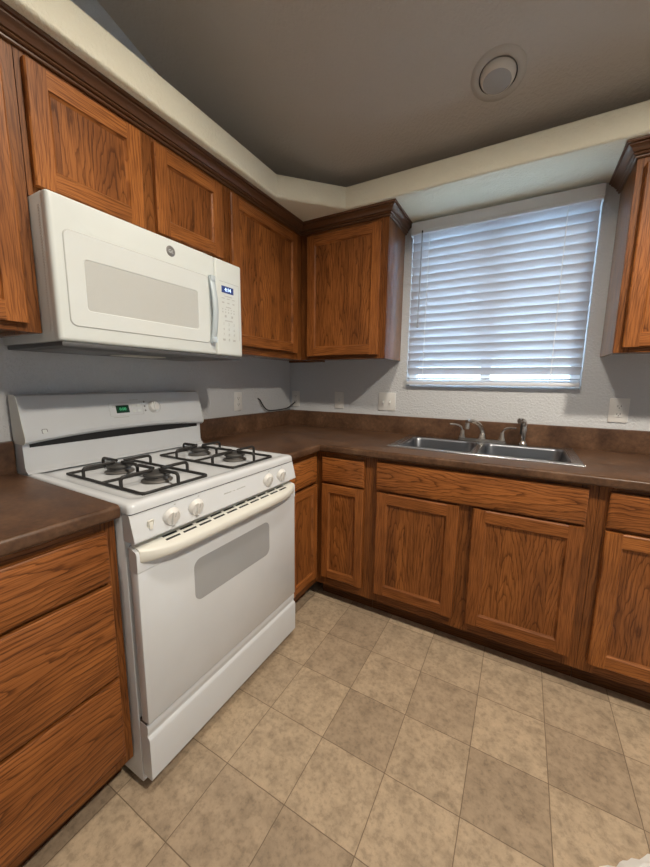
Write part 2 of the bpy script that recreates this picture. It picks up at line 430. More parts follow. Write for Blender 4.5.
# ------------------------------------------------------------------ cabinets
def shaker(x0, x1, z0, z1, yf, parent, sw=.052, th=.019):
    """framed door, front face at y = yf; panel is its sub-part"""
    bm = B(); e, b, rec = .004, .008, .009
    def bar(pts, a0, a1, ax, mi): prism(bm, pts, a0, a1, ax, mi)
    # section across a bar measured from the outer edge s to the inner edge
    sec = [(0, yf+th), (0, yf+e), (e, yf), (sw, yf), (sw+b*.35, yf+rec*.55), (sw+b, yf+rec), (sw+b, yf+th)]
    bar([(x0+s, y) for s, y in sec], z0, z1, 'z', 0); bar([(x1-s, y) for s, y in sec], z0, z1, 'z', 0)
    bar([(y, z0+s) for s, y in sec], x0+sw, x1-sw, 'x', 1); bar([(y, z1-s) for s, y in sec], x0+sw, x1-sw, 'x', 1)
    d = obj('door', bm, [OV, OF], parent, 0)
    bm = B(); box(bm, x0+sw+b-.003, x1-sw-b+.003, yf+rec+.0005, yf+th-.002, z0+sw+b-.003, z1-sw-b+.003); obj('panel', bm, OB, d, 0)
    return d
def slab(name, x0, x1, z0, z1, yf, parent, th=.019):
    bm = B(); b = .011; h = .006
    r = []
    for dx, y in ((0, yf+th), (0, yf+h), (b*.5, yf+h*.35), (b, yf)):
        r.append([bm.verts.new((x, y, z)) for x, z in ((x0+dx, z0+dx), (x1-dx, z0+dx), (x1-dx, z1-dx), (x0+dx, z1-dx))])
    for A, Bq in zip(r, r[1:]):
        for k in range(4): bm.faces.new((A[k], A[(k+1) % 4], Bq[(k+1) % 4], Bq[k]))
    bm.faces.new(r[0][::-1]); bm.faces.new(r[-1])
    return obj(name, bm, OH, parent, 30)
def face_frame(x0, x1, z0, z1, yf, stiles, rails, parent, th=.019):
    bm = B()
    for a, b in stiles: box(bm, a, b, yf, yf+th, z0, z1, 0, mi=0)
    for a, b in rails:
        prev = x0
        ss = sorted(stiles)
        for (s0, s1), (t0, t1) in zip(ss, ss[1:]): box(bm, s1, t0, yf+.0004, yf+th, a, b, 0, mi=1)
    return obj('face_frame', bm, [FV, FH], parent, 0)
FB, FD = -.61, -.631        # base face frame front / door front (local y)
def base_cabinet(label, x0, x1, stiles, rails, wall_gap=.004, loc=(0, 0, 0), rz=0., toe=True):
    t = thing('base_cabinet', label, 'cabinet', loc, rz)
    bm = B(); y0, y1 = FB+.0195, -wall_gap
    for a, b in ((x0, x0+.016), (x1-.016, x1)): box(bm, a, b, y0, y1, .1, .875)
    box(bm, x0+.016, x1-.016, y0, y1, .1, .116); box(bm, x0+.016, x1-.016, y1-.006, y1, .116, .875); obj('carcass', bm, OV, t, 0)
    face_frame(x0, x1, .1, .875, FB, stiles, rails, t)
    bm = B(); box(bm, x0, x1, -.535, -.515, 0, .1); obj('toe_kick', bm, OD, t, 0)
    t['group'] = 'oak base cabinets'; return t
L90 = PI/2
# drawer stack left of the range (local x runs along world y)
t = base_cabinet('oak base cabinet with three wide drawers left of the white range', -2.42, -1.7115,
                 [(-2.42, -2.37), (-1.765, -1.7115)], [(.1, .17), (.385, .43), (.675, .715), (.825, .875)], rz=L90)
for z0, z1 in ((.703, .844), (.411, .690), (.144, .401)): slab('drawer', -2.39, -1.74, z0, z1, FD, t)
# narrow cabinet between range and inner corner
t = base_cabinet('narrow oak base cabinet in the inner corner, right against the white range', -.9365, -.6112,
                 [(-.9365, -.87), (-.652, -.6112)], [(.1, .17), (.675, .715), (.825, .875)], rz=L90)
slab('drawer', -.895, -.641, .708, .845, FD, t)
shaker(-.895, -.641, .15, .692, FD, t, sw=.042)
# corner cabinet on the window wall
t = base_cabinet('narrow oak base cabinet with one drawer and door, left of the sink cabinet', .6112, .9285,
                 [(.6112, .672), (.875, .9285)], [(.1, .17), (.675, .715), (.825, .875)])
slab('drawer', .648, .893, .709, .846, FD, t); shaker(.648, .893, .157, .698, FD, t, sw=.042)
# sink cabinet
t = base_cabinet('wide oak sink cabinet with a false drawer front over two doors', .930, 1.8435,
                 [(.930, .985), (1.345, 1.428), (1.79, 1.8435)], [(.1, .17), (.675, .725), (.835, .875)])
slab('false_front', .961, 1.813, .714, .858, FD, t)
shaker(.965, 1.357, .155, .701, FD, t); shaker(1.414, 1.815, .153, .703, FD, t)
# right cabinet
t = base_cabinet('oak base cabinet with drawer and door at the right edge of the photo', 1.845, 2.45,
                 [(1.845, 1.90), (2.395, 2.45)], [(.1, .17), (.675, .725), (.825, .875)])
slab('drawer', 1.876, 2.42, .719, .856, FD, t); shaker(1.876, 2.42, .15, .704, FD, t)

# wall cabinets
UZ0, UZ1, UF, UD = 1.382, 2.187, -.293, -.314
def wall_cabinet(label, x0, x1, z0, stiles, rails, rz=0., depth=None):
    t = thing('wall_cabinet', label, 'cabinet', (0, 0, 0), rz)
    bm = B()
    box(bm, x0, x1, UF+.0195, -.003, z0+.012, UZ1)
    for a, b in ((x0, x0+.014), (x1-.014, x1)): box(bm, a, b, UF+.0195, -.003, z0, z0+.012)
    obj('carcass', bm, OS, t, 0)
    face_frame(x0, x1, z0, UZ1, UF, stiles, rails, t); t['group'] = 'oak wall cabinets'; return t
t = wall_cabinet('oak wall cabinet cut off by the left edge, left of the microwave', -2.45, -1.7025, UZ0,
                 [(-2.45, -2.40), (-1.762, -1.7025)], [(UZ0, UZ0+.045), (2.09, UZ1)], L90)
shaker(-2.42, -2.083, 1.405, 2.110, UD, t); shaker(-2.079, -1.737, 1.405, 2.110, UD, t)
t = wall_cabinet('short oak wall cabinet with two doors above the microwave', -1.7005, -.940, 1.7635,
                 [(-1.7005, -1.655), (-1.375, -1.285), (-.985, -.940)], [(1.7635, 1.82), (2.09, UZ1)], L90)
shaker(-1.686, -1.352, 1.792, 2.112, UD, t); shaker(-1.300, -.966, 1.800, 2.110, UD, t)
t = wall_cabinet('tall oak wall cabinet right of the microwave, on the range wall', -.938, -.004, UZ0,
                 [(-.938, -.88), (-.375, -.2945)], [(UZ0, UZ0+.06), (2.08, UZ1)], L90)
shaker(-.912, -.360, 1.421, 2.107, UD, t)
t = wall_cabinet('oak wall cabinet beside the left edge of the window blind', .2945, .860, UZ0,
                 [(.2945, .375), (.795, .860)], [(UZ0, UZ0+.05), (2.08, UZ1)])
shaker(.347, .823, 1.403, 2.108, UD, t)
t = wall_cabinet('oak wall cabinet right of the window, at the right edge of the photo', 1.882, 2.55, UZ0,
                 [(1.882, 1.935), (2.50, 2.55)], [(UZ0, UZ0+.05), (2.08, UZ1)])
shaker(1.909, 2.52, 1.403, 2.105, UD, t)
# crown
crown = [(.0005, 2.131), (.006, 2.131), (.009, 2.134), (.009, 2.138), (.006, 2.139), (.006, 2.141), (.013, 2.142), (.0165, 2.145), (.0150, 2.149), (.0125, 2.150), (.0125, 2.152),
         (.0185, 2.1525), (.022, 2.158), (.029, 2.166), (.038, 2.171), (.0385, 2.174), (.0355, 2.175), (.0355, 2.177), (.044, 2.178), (.046, 2.182), (.046, 2.1875), (.0005, 2.1875)]
bm = B(); sweep_plan(bm, [(-UF, -2.45), (-UF, UF), (.861, UF), (.861, -.002)], crown)
tag(obj('crown_molding', bm, OC, None, 25), 'dark oak crown molding over the range wall cabinets, turning the corner to the window', 'molding')
bm = B(); sweep_plan(bm, [(1.881, -.002), (1.881, UF), (2.55, UF)], crown)
tag(obj('crown_molding', bm, OC, None, 25), 'dark oak crown molding over the wall cabinet right of the window', 'molding')

# ------------------------------------------------------------------ countertops
HX0, HX1, HY0, HY1 = .995, 1.785, -.48, -.10
def counter(xs, ys, cells, label, nose):
    bm = B(); V = {}
    def v(i, j):
        if (i, j) not in V: V[i, j] = bm.verts.new((xs[i], ys[j], .914))
        return V[i, j]
    fs = [bm.faces.new((v(i, j), v(i+1, j), v(i+1, j+1), v(i, j+1))) for i, j in cells]
    ex = bmesh.ops.extrude_face_region(bm, geom=fs)
    bmesh.ops.translate(bm, verts=[g for g in ex['geom'] if isinstance(g, bmesh.types.BMVert)], vec=(0, 0, -.038))
    es = [e for e in bm.edges if nose(e.verts[0].co, e.verts[1].co) and abs(e.verts[0].co.z-e.verts[1].co.z) < 1e-6]
    bmesh.ops.bevel(bm, geom=es, offset=.011, segments=5, profile=.5, affect='EDGES')
    return tag(obj('countertop', bm, LAM, None, 40), label, 'countertop')
CE = .645
xs = [.003, CE, HX0, HX1, 2.45]; ys = [-.9365, -CE, HY0, HY1, -.003]
cells = [(0, 0), (0, 1), (0, 2), (0, 3)] + [(i, j) for i in (1, 2, 3) for j in (1, 2, 3) if (i, j) != (2, 2)]
near = lambda a, b: abs(a-b) < 1e-4
ct = counter(xs, ys, cells, 'brown laminate countertop in an L around the corner, holding the sink',
             lambda a, b: (near(a.x, CE) and near(b.x, CE) and a.y < -CE+.001 and b.y < -CE+.001) or (near(a.y, -CE) and near(b.y, -CE) and a.x > CE-.001 and b.x > CE-.001))
def splash(bm_path, parent):
    bm = B(); sweep_plan(bm, bm_path, [(0, .9142), (.019, .9142), (.019, 1.022), (.0175, 1.0265), (.013, 1.028), (0, 1.028)])
    o = obj('backsplash', bm, LAM, None, 40); o.parent = parent; o.location = o.location - parent.location; return o
splash([(.003, -.9365), (.003, -.003), (2.45, -.003)], ct)
ct2 = counter([.003, CE], [-2.42, -1.7115], [(0, 0)], 'brown laminate countertop left of the range, over the three drawers',
              lambda a, b: near(a.x, CE) and near(b.x, CE))
splash([(.003, -2.42), (.003, -1.7115)], ct2)

# ------------------------------------------------------------------ sink
sk = thing('double_sink', 'stainless steel double bowl sink set into the countertop under the window', 'sink', (1.3875, -.275, .914))
SX0, SX1, SY0, SY1 = -.423, .423, -.222, .219
def loop(bm, x0, x1, y0, y1, r, z, n=6): return [bm.verts.new((x, y, z)) for x, y in rrect(x0, x1, y0, y1, r, n)]
def bridge(bm, A, Bq):
    n = len(A)
    for k in range(n): bm.faces.new((A[k], A[(k+1) % n], Bq[(k+1) % n], Bq[k]))
bowls = ((-.377, -.018), (.012, .377)); by0, by1 = -.19, .135
# rim as a raised plate with two openings
bm = B(); zt = .0065
near = lambda a, b: abs(a-b) < 1e-4
xs = [SX0, bowls[0][0], bowls[0][1], bowls[1][0], bowls[1][1], SX1]; ys = [SY0, by0, by1, SY1]
V = {(i, j): bm.verts.new((x, y, zt)) for i, x in enumerate(xs) for j, y in enumerate(ys)}
fs = [bm.faces.new((V[i, j], V[i+1, j], V[i+1, j+1], V[i, j+1])) for i in range(5) for j in range(3) if not (j == 1 and i in (1, 3))]
ex = bmesh.ops.extrude_face_region(bm, geom=fs)
bmesh.ops.translate(bm, verts=[g for g in ex['geom'] if isinstance(g, bmesh.types.BMVert)], vec=(0, 0, -.0057))
out = lambda v: near(v.co.x, SX0) or near(v.co.x, SX1) or near(v.co.y, SY0) or near(v.co.y, SY1)
es = [e for e in bm.edges if len(e.link_faces) == 2 and e.calc_face_angle(0) > 1 and e.verts[0].co.z > zt-.001 and e.verts[1].co.z > zt-.001 and out(e.verts[0]) and out(e.verts[1])]
bmesh.ops.bevel(bm, geom=es, offset=.005, segments=3, profile=.5, affect='EDGES')
obj('rim', bm, STEEL, sk, 40)
for (x0, x1) in bowls:
    bm = B(); R_ = []
    e = .001
    for d, z, r in ((-.004, zt+.0006, .03), (0, zt+.0012, .035), (.004, zt-.002, .04), (.007, zt-.010, .045), (.012, -.12, .05), (.020, -.155, .055), (.04, -.172, .06), (.07, -.176, .05)):
        R_.append(loop(bm, x0+d, x1-d, by0+d, by1-d, r, z))
    for A, Bq in zip(R_, R_[1:]): bridge(bm, A, Bq)
    bm.faces.new(R_[-1])
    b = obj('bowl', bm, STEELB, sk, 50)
    bm = B(); c = ((x0+x1)/2, (by0+by1)/2, -.1755); lathe(bm, [(0, .001), (.022, .001), (.028, .004), (.042, .004), (.045, 0)], c); obj('drain', bm, NICKEL, b)
# faucet
fc = thing('faucet', 'brushed nickel two-handle faucet on the back ledge of the sink', 'faucet', (1.383, -.088, .9216))
bm = B(); prism(bm, rrect(-.130, .125, -.024, .024, .0235), 0, .010, 'z'); prism(bm, rrect(-.122, .117, -.018, .018, .0175), .010, .015, 'z'); obj('base_plate', bm, NICKEL, fc)
def lever(xc, s):
    bm = B(); lathe(bm, [(.021, .015), (.020, .022), (.014, .034), (.012, .052), (.010, .058), (0, .060)], (xc, 0, 0))
    pts = [(xc, 0, .045), (xc+s*.002, -.002, .062), (xc+s*.010, -.012, .078), (xc+s*.030, -.028, .089), (xc+s*.056, -.046, .092), (xc+s*.066, -.052, .091)]
    pp = smooth_path(pts, .02); tube(bm, pp, .006, 10, radii=[.0075-.0028*i/(len(pp)-1) for i in range(len(pp))]); obj('handle', bm, NICKEL, fc, 60)
lever(-.105, -1); lever(.100, 1)
bm = B(); lathe(bm, [(.024, .015), (.022, .024), (.017, .034), (.016, .05), (0, .05)], (0, 0, 0))
pts = [(.004, 0, .035), (-.004, -.022, .078), (-.026, -.070, .112), (-.050, -.120, .124), (-.066, -.152, .122)]
pp = smooth_path(pts, .03); tube(bm, pp, .013, 14, radii=[.0135-.003*i/(len(pp)-1) for i in range(len(pp))]); obj('spout', bm, NICKEL, fc, 60)
bm = B(); lathe(bm, [(0, -.026), (.0125, -.026), (.0135, -.008), (.012, .006), (0, .006)], (-.064, -.148, .108)); obj('aerator', bm, NICKEL, fc)
sp = thing('side_sprayer', 'black and nickel pull-out sprayer at the right end of the faucet', 'sprayer', (1.585, -.082, .9216))
bm = B(); lathe(bm, [(.022, 0), (.022, .006), (.016, .014), (.014, .022), (0, .022)]); obj('holder', bm, NICKEL, sp)
bm = B(); lathe(bm, [(0, .0225), (.011, .0225), (.0135, .05), (.0145, .085), (.0135, .105), (0, .110)]); obj('grip', bm, NICKEL, sp)
bm = B(); pts = [(0, 0, .100), (-.002, -.002, .118), (-.012, -.012, .130), (-.026, -.026, .128)]
tube(bm, smooth_path(pts, .01), .015, 14, radii=None); obj('spray_head', bm, NICKEL, sp, 60)
bm = B(); box(bm, -.019, -.012, -.010, .004, .055, .118, .003); obj('trigger', bm, BLACK, sp)

# ------------------------------------------------------------------ range (faces local -y; local x runs along world y)
YC = -1.3257
rg = thing('gas_range', 'white freestanding gas range with four burners and gray oven window', 'stove', (0, YC, 0), L90)
HW = .381
bm = B(); box(bm, -HW, HW, -.645, -.012, .022, .8895, .003); obj('body', bm, WHITE, rg)
for sx in (-1, 1):
    for y in (-.60, -.08):
        bm = B(); lathe(bm, [(0, 0), (.017, 0), (.017, .006), (.009, .008), (.009, .023), (0, .023)], (sx*.34, y, 0), 14); obj('foot', bm, BLACK, rg)
# cooktop: pan with raised rounded rim
bm = B(); R_ = []
for d, z, r in ((0, .890, .012), (0, .905, .014), (.002, .912, .016), (.006, .916, .018), (.012, .9175, .02), (.028, .9175, .025), (.036, .915, .03), (.044, .9115, .035), (.06, .911, .03)):
    R_.append(loop(bm, -HW-.001+d, HW+.001-d, -.678+d, -.06-d*.3, r, z))
for A, Bq in zip(R_, R_[1:]): bridge(bm, A, Bq)
bm.faces.new(R_[0][::-1]); bm.faces.new(R_[-1]); obj('cooktop', bm, WHITE, rg, 50)
# riser and backguard
bm = B(); prism(bm, [(-.012, .886), (-.062, .886), (-.062, .917), (-.100, .918), (-.086, .926), (-.079, .940), (-.076, 1.036), (-.012, 1.036)], -HW, HW); obj('riser', bm, WHITE, rg, 30)
bm = B(); N = 24
prof = lambda zb: [(-.012, zb), (-.090, zb), (-.104, zb+.010), (-.107, zb+.022), (-.098, 1.075), (-.072, 1.174), (-.064, 1.186), (-.050, 1.190), (-.012, 1.190)]
rows = []
for k in range(N+1):
    u = -1+2*k/N; zb = 1.020+.020*(1-abs(u)**2.2)
    rows.append([bm.verts.new((u*HW, y, z)) for y, z in prof(zb)])
for A, Bq in zip(rows, rows[1:]):
    for j in range(9): bm.faces.new((A[j], A[(j+1) % 9], Bq[(j+1) % 9], Bq[j]))
bm.faces.new(rows[0][::-1]); bm.faces.new(rows[-1])
bg_ = obj('backguard', bm, WHITE, rg, 40)
for s in (-1, 1):
    bm = B(); pr = prof(1.020); prism(bm, [(y-.0015, z+(.0012 if z > 1.18 else 0)) for y, z in pr], s*HW, s*(HW+.0012)) if s > 0 else prism(bm, [(y-.0015, z+(.0012 if z > 1.18 else 0)) for y, z in pr], -HW-.0012, -HW)
    c = obj('end_cap', bm, CREAM, rg, 30, 'cream end cap')
bm = B(); box(bm, -HW+.02, HW-.02, -.0780, -.0755, 1.008, 1.036); obj('vent_gap', bm, BLACK, rg)
def on_guard(z, off=0.):      # y of the backguard face at height z
    k = (z-1.075)/(1.174-1.075); return -.098+k*.026-off
tilt = math.atan2(.026, .099)
def tilted(bm, x, z, y, ang):
    bmesh.ops.rotate(bm, verts=bm.verts, cent=(0, 0, 0), matrix=Matrix.Rotation(-ang, 3, 'X')); return moved(bm, (x, y, z))
def child(o, parent, name, bm, mat, label=None, smooth=35):
    q = obj(name, bm, mat, None, smooth); q.parent = parent; q.location = q.location - parent.location
    if label: q['label'] = label
    return q
GX = lambda yw: yw-YC
bm = B(); box(bm, -.028, .028, -.0015, .001, -.0165, .0165, .001); dsp = obj('display', tilted(bm, GX(-1.355), 1.122, on_guard(1.122), tilt), GREENBG, rg)
child(dsp, dsp, 'digits', tilted(text_bm('12:30', .020), GX(-1.355), 1.122, on_guard(1.122, .0017), tilt), GREEN) if False else None
q = obj('digits', tilted(text_bm('0:00', .017), GX(-1.355), 1.122, on_guard(1.122, .0017), tilt), GREEN, None, 0); q.parent = dsp; q.location = q.location - dsp.location
for i, (dx, dz) in enumerate(((.050, .011), (.050, -.011), (.072, .011), (.072, -.011))):
    bm = B(); prism(bm, rrect(-.008, .008, -.006, .006, .003, 3), -.0012, .001, 'y'); obj('button', tilted(bm, GX(-1.355)+dx, 1.122+dz, on_guard(1.122+dz), tilt), MGREY, rg)
for dz in (.022, .003, -.016):
    bm = B(); lathe(bm, [(0, .0016), (.0035, .0016), (.0045, 0), (0, 0)], (0, 0, 0), 12, 'y'); obj('indicator', tilted(bm, GX(-1.355)+.101, 1.126+dz, on_guard(1.126+dz), tilt), INK, rg)
bm = B()
for z in (.028, -.028): box(bm, -.055, .09, -.0006, .001, z-.0006, z+.0006)
for s in (-.055, .09): box(bm, s-.0006, s+.0006, -.0006, .001, -.028, .028)
box(bm, -.043, -.037, -.0006, .001, .008, .014); box(bm, -.035, -.030, -.0006, .001, .008, .014); box(bm, -.045, .02, -.0006, .001, -.036, -.033)
box(bm, .035, .075, -.0006, .001, .036, .039)
obj('control_markings', tilted(bm, GX(-1.355), 1.122, on_guard(1.122), tilt), PALEINK, rg)
def knob(x, z, y, ang, name='knob', s=1.):
    bm = B(); lathe(bm, [(.0265*s, 0), (.0265*s, .003), (.0245*s, .006), (.0235*s, .011), (.0205*s, .0145), (0, .015)], (0, 0, 0), 28, 'y')
    box(bm, -.0065*s, .0065*s, -.0205, -.010, -.0215*s, .0215*s, .003)
    k = obj(name, tilted(bm, x, z, y, ang), PLATE, rg)
    bm = B(); box(bm, -.0012, .0012, -.0210, -.0203, .006*s, .019*s); q = obj('pointer', tilted(bm, x, z, y, ang), PALEINK, None, 0); q.parent = k; q.location = q.location-k.location
    return k
knob(GX(-1.213), 1.125, on_guard(1.125), tilt, 'oven_knob', .95)
bm = B(); lathe(bm, [(.030, .0008), (.031, .0008), (.031, 0), (.030, 0), (.030, .0008)], (0, 0, 0), 36, 'y'); obj('dial_ring', tilted(bm, GX(-1.213)+.006, 1.125, on_guard(1.125), tilt), PALEINK, rg)
bm = B(); prism(bm, rrect(-.009, .009, -.009, .009, .004, 4), -.0012, .001, 'y'); lg = obj('brand_mark', tilted(bm, GX(-1.647), 1.062, on_guard(1.062), tilt), INK, rg)
bm = B(); prism(bm, rrect(-.0068, .0068, -.0068, .0068, .003, 4), -.0016, -.0011, 'y'); q = obj('emblem', tilted(bm, GX(-1.647), 1.062, on_guard(1.062), tilt), MGREY, None); q.parent = lg; q.location = q.location-lg.location
# front control panel
cp = [(-.640, .887), (-.672, .8875), (-.6745, .885), (-.6925, .814), (-.691, .810), (-.640, .810)]
bm = B(); prism(bm, cp, -HW, HW); obj('control_panel', bm, WHITE, rg, 25)
def on_panel(z): return -.6745-(.885-z)/(.885-.814)*.018
pt = math.atan2(-.018, .071)
bm = B(); box(bm, -HW+.002, HW-.002, -.6735, -.65, .8845, .8905); obj('panel_seam', bm, DARK, rg)
for yw in (-1.587, -1.498, -1.137, -1.048):
    k = knob(GX(yw), .849, on_panel(.849), pt, s=1.06)
    bm = B()
    for dx, dz in ((.020, .028),): 
        b2 = B(); box(b2, -.003, .003, -.0006, .001, -.0022, .0022); tilted(b2, GX(yw)+dx, .849+dz, on_panel(.849+dz), pt)
        me = bpy.data.meshes.new('m'); b2.to_mesh(me); b2.free(); bm.from_mesh(me); bpy.data.meshes.remove(me)
    q = obj('marking', bm, PALEINK, None, 0); q.parent = k; q.location = q.location-k.location
bm = B(); prism(bm, rrect(-.009, .009, -.016, .016, .003, 4), -.003, .001, 'y'); sw_ = obj('oven_light_switch', tilted(bm, GX(-1.655), .846, on_panel(.846), pt), CREAM, rg, 35, 'cream rocker switch')
bm = B(); prism(bm, [(-.003, -.010), (-.009, -.009), (-.004, .009), (-.003, .010)], -.0055, .0055); q = obj('rocker', tilted(bm, GX(-1.655), .846, on_panel(.846), pt), CREAM, None); q.parent = sw_; q.location = q.location-sw_.location
bm = B()
for x, wd in ((-.052, .010), (-.040, .009), (-.029, .011), (-.006, .006), (.010, .009), (.021, .010), (.033, .009), (.044, .010)): box(bm, x, x+wd, -.0005, .001, -.0022, .0022)
obj('faint_lettering', tilted(bm, GX(-1.32), .854, on_panel(.854), pt), PALEINK, rg, 0)
# oven door; a black slab behind it paints in the shade of the gap
bm = B(); box(bm, -HW+.012, HW-.012, -.6565, -.6445, .25, .79); obj('door_gap_shade', bm, BLACK, rg)
bm = B(); box(bm, -HW+.003, HW-.003, -.690, -.656, .245, .7235, .004); od = obj('oven_door', bm, WHITE, rg)
def dch(name, bm, mat, label=None, smooth=35):
    q = obj(name, bm, mat, None, smooth); q.parent = od; q.location = q.location-od.location
    if label: q['label'] = label
    return q
bm = B(); prism(bm, [(-.656, .724), (-.6905, .724), (-.6905, .776), (-.686, .784), (-.657, .7935), (-.656, .7938)], -HW+.003, HW-.003); dch('top_trim', bm, WHITE)
bm = B(); fs = prism(bm, rrect(GX(-1.519), GX(-1.137), .531, .675, .028, 8), -.6908, -.688, 'y'); dch('oven_window', bm, GREYWIN, 'gray glass oven window')
bm = B(); N = 40; rows = []
for k in range(N+1):
    u = -1+2*k/N; x = u*(HW-.012); bow = 1-abs(u)**7; o = -.691-.036*bow; i = -.689-.016*bow
    zl = lambda y: .7985+(y+.655)*.31
    rows.append([bm.verts.new((x, y, z)) for y, z in ((-.656, .7982), (o+.010, zl(o+.010)), (o+.003, zl(o+.003)-.0005), (o, zl(o)-.004), (o+.0005, .754), (o+.003, .7505), (o+.008, .750), (o+.013, .755), (-.686, .772), (-.656, .79))])
for A, Bq in zip(rows, rows[1:]):
    for j in range(10): bm.faces.new((A[j], A[(j+1) % 10], Bq[(j+1) % 10], Bq[j]))
bm.faces.new(rows[0][::-1]); bm.faces.new(rows[-1]); dch('handle', bm, CREAM, 'cream bowed door handle', 50)
bm = B()
for k in range(10):
    x0 = -.288+k*.0605
    for y in (-.677, -.693):
        z = .7985+(y+.655)*.31
        b2 = [bm.verts.new((x, yy, .7985+(yy+.655)*.31+dz)) for dz in (.0006, -.002) for x, yy in ((x0, y-.0035), (x0+.048, y-.0035), (x0+.048, y+.0035), (x0, y+.0035))]
        for f in ((0, 1, 2, 3), (7, 6, 5, 4), (0, 4, 5, 1), (1, 5, 6, 2), (2, 6, 7, 3), (3, 7, 4, 0)): bm.faces.new([b2[i] for i in f])
dch('vent_slots', bm, BLACK, None, 0)
# storage drawer
bm = B(); prism(bm, [(-.647, .052), (-.686, .052), (-.690, .056), (-.6905, .188), (-.688, .196), (-.681, .201), (-.680, .206), (-.684, .214), (-.684, .233), (-.680, .238), (-.647, .238)], -HW+.002, HW-.002); obj('storage_drawer', bm, WHITE, rg, 40)
bm = B(); box(bm, -HW+.004, HW-.004, -.675, -.645, .236, .247); obj('drawer_gap', bm, DARK, rg)
# burners and grates
def burner(x, yb):
    b = B(); lathe(b, [(0, .913), (.047, .913), (.050, .915), (.044, .920), (.036, .922), (.034, .930), (.030, .932), (0, .932)], (x, yb, 0), 32)
    for k in range(0): pass
    o = obj('burner', b, ALU, rg)
    b = B(); lathe(b, [(0, .930), (.040, .930), (.043, .932), (.043, .937), (.039, .941), (.022, .943), (0, .9435)], (x, yb, 0), 32)
    q = obj('burner_cap', b, BURN, None); q.parent = o; q.location = q.location-o.location
def grate(y0, y1):
    x0, x1 = GX(y0), GX(y1); b0, b1 = -.618, -.188; r = .0048; zf, zh = .9165, .951
    bm = B()
    tube(bm, smooth_path([(x0, (b0+b1)/2, zf), (x0, b0, zf), (x1, b0, zf), (x1, b1, zf), (x0, b1, zf)], .02)[:] , r, 8, closed=True)
    xm, cm = (x0+x1)/2, (b0+b1)/2
    tube(bm, [(x0, cm, zf), (x1, cm, zf)], r, 8)
    c1, c2 = (b0+cm)/2, (b1+cm)/2
    for cy in (c1, c2):
        for xe in (x0, x1):
            s = 1 if xe > xm else -1
            tube(bm, smooth_path([(xe, cy, zf), (xe, cy, zh), (xm+s*.018, cy, zh)], .014), r*1.15, 8)
        for ye in ((b0, cm) if cy == c1 else (cm, b1)):
            s = 1 if ye > cy else -1
            tube(bm, smooth_path([(xm, ye, zf), (xm, ye, zh), (xm, cy+s*.018, zh)], .014), r*1.15, 8)
        # corner loops
    for xe, ye, cy in ((x0, b0, c1), (x1, b0, c1), (x0, b1, c2), (x1, b1, c2)): 
        pass
    for xe in (x0+.006, x1-.006):
        for ye in (b0+.006, b1-.006, ):
            lathe(bm, [(0, .9105), (.006, .9105), (.006, zf), (0, zf)], (xe, ye, 0), 10)
    obj('grate', bm, CASTIRON, rg, 50)
    burner(xm, c1); burner(xm, c2)
grate(-1.628, -1.383); grate(-1.262, -1.017)

# ------------------------------------------------------------------ microwave
mw = thing('microwave', 'white over-the-range microwave with a blue clock and side control panel', 'microwave', (0, -1.3205, 1.357), L90)
MX = lambda yw: yw+1.3205
MZ = 1.357; MH = .404; MF = -.390
bm = B(); box(bm, -.379, .379, -.360, -.004, .0, MH, .003); obj('body', bm, MWHITE, mw)
bm = B(); N = 10
for k in range(14): pass
bm2 = B(); 
for k in range(46): box(bm2, -.3796, -.3780, -.350, -.338, .03+k*.0075, .03+k*.0075+.0035)
bm.free(); obj('side_vents', bm2, MGREY, mw, 0)
dx1 = MX(-1.1005)
def front_panel(x0, x1, z0, z1):
    bm = B(); R_ = []
    for d, y in ((0, -.3605), (0, MF+.012), (.0015, MF+.006), (.005, MF+.0015), (.011, MF)):
        R_.append([bm.verts.new((x, y, z)) for x, z in rrect(x0+d, x1-d, z0+d, z1-d, .007-d*.4, 4)])
    for A, Bq in zip(R_, R_[1:]): bridge(bm, A, Bq)
    bm.faces.new(R_[0][::-1]); bm.faces.new(R_[-1]); return bm
dr = obj('door', front_panel(-.3795, dx1, .0, MH), MWHITE, mw, 50)
def mch(par, name, bm, mat, label=None, smooth=35):
    q = obj(name, bm, mat, None, smooth); q.parent = par; q.location = q.location-par.location
    if label: q['label'] = label
    return q
def ringplate(o, i, r0, r1, ya, yb):
    bm = B(); A = rrect(*o, r0); I = rrect(*i, r1)
    a = [bm.verts.new((x, ya, z)) for x, z in A]; b = [bm.verts.new((x, yb, z)) for x, z in I]
    bridge(bm, a, b); return bm
zz = lambda z: z-MZ
oR = (MX(-1.666), MX(-1.140), zz(1.405), zz(1.669)); iR = (MX(-1.619), MX(-1.194), zz(1.451), zz(1.602))
bm = ringplate((oR[0]-.003, oR[1]+.003, oR[2]-.003, oR[3]+.003), oR, .02, .018, MF-.0004, MF-.0022)
mch(dr, 'window_trim', bm, PALEINK)
bm = B(); A = rrect(*oR, .018); I = rrect(*iR, .012)
a = [bm.verts.new((x, MF-.0022, z)) for x, z in A]; b = [bm.verts.new((x, MF-.0022, z)) for x, z in I]; c = [bm.verts.new((x, MF-.0002, z)) for x, z in rrect(iR[0]+.003, iR[1]-.003, iR[2]+.003, iR[3]-.003, .01)]
bridge(bm, a, b); bridge(bm, b, c); mch(dr, 'window_frame', bm, MGREY, None, 20)
bm = B(); prism(bm, rrect(iR[0]-.001, iR[1]+.001, iR[2]-.001, iR[3]+.001, .012), MF-.0007, MF+.003, 'y'); mch(dr, 'window', bm, SCREEN, 'gray mesh microwave window')
bm = B(); xh = MX(-1.128); N = 16; rows = []
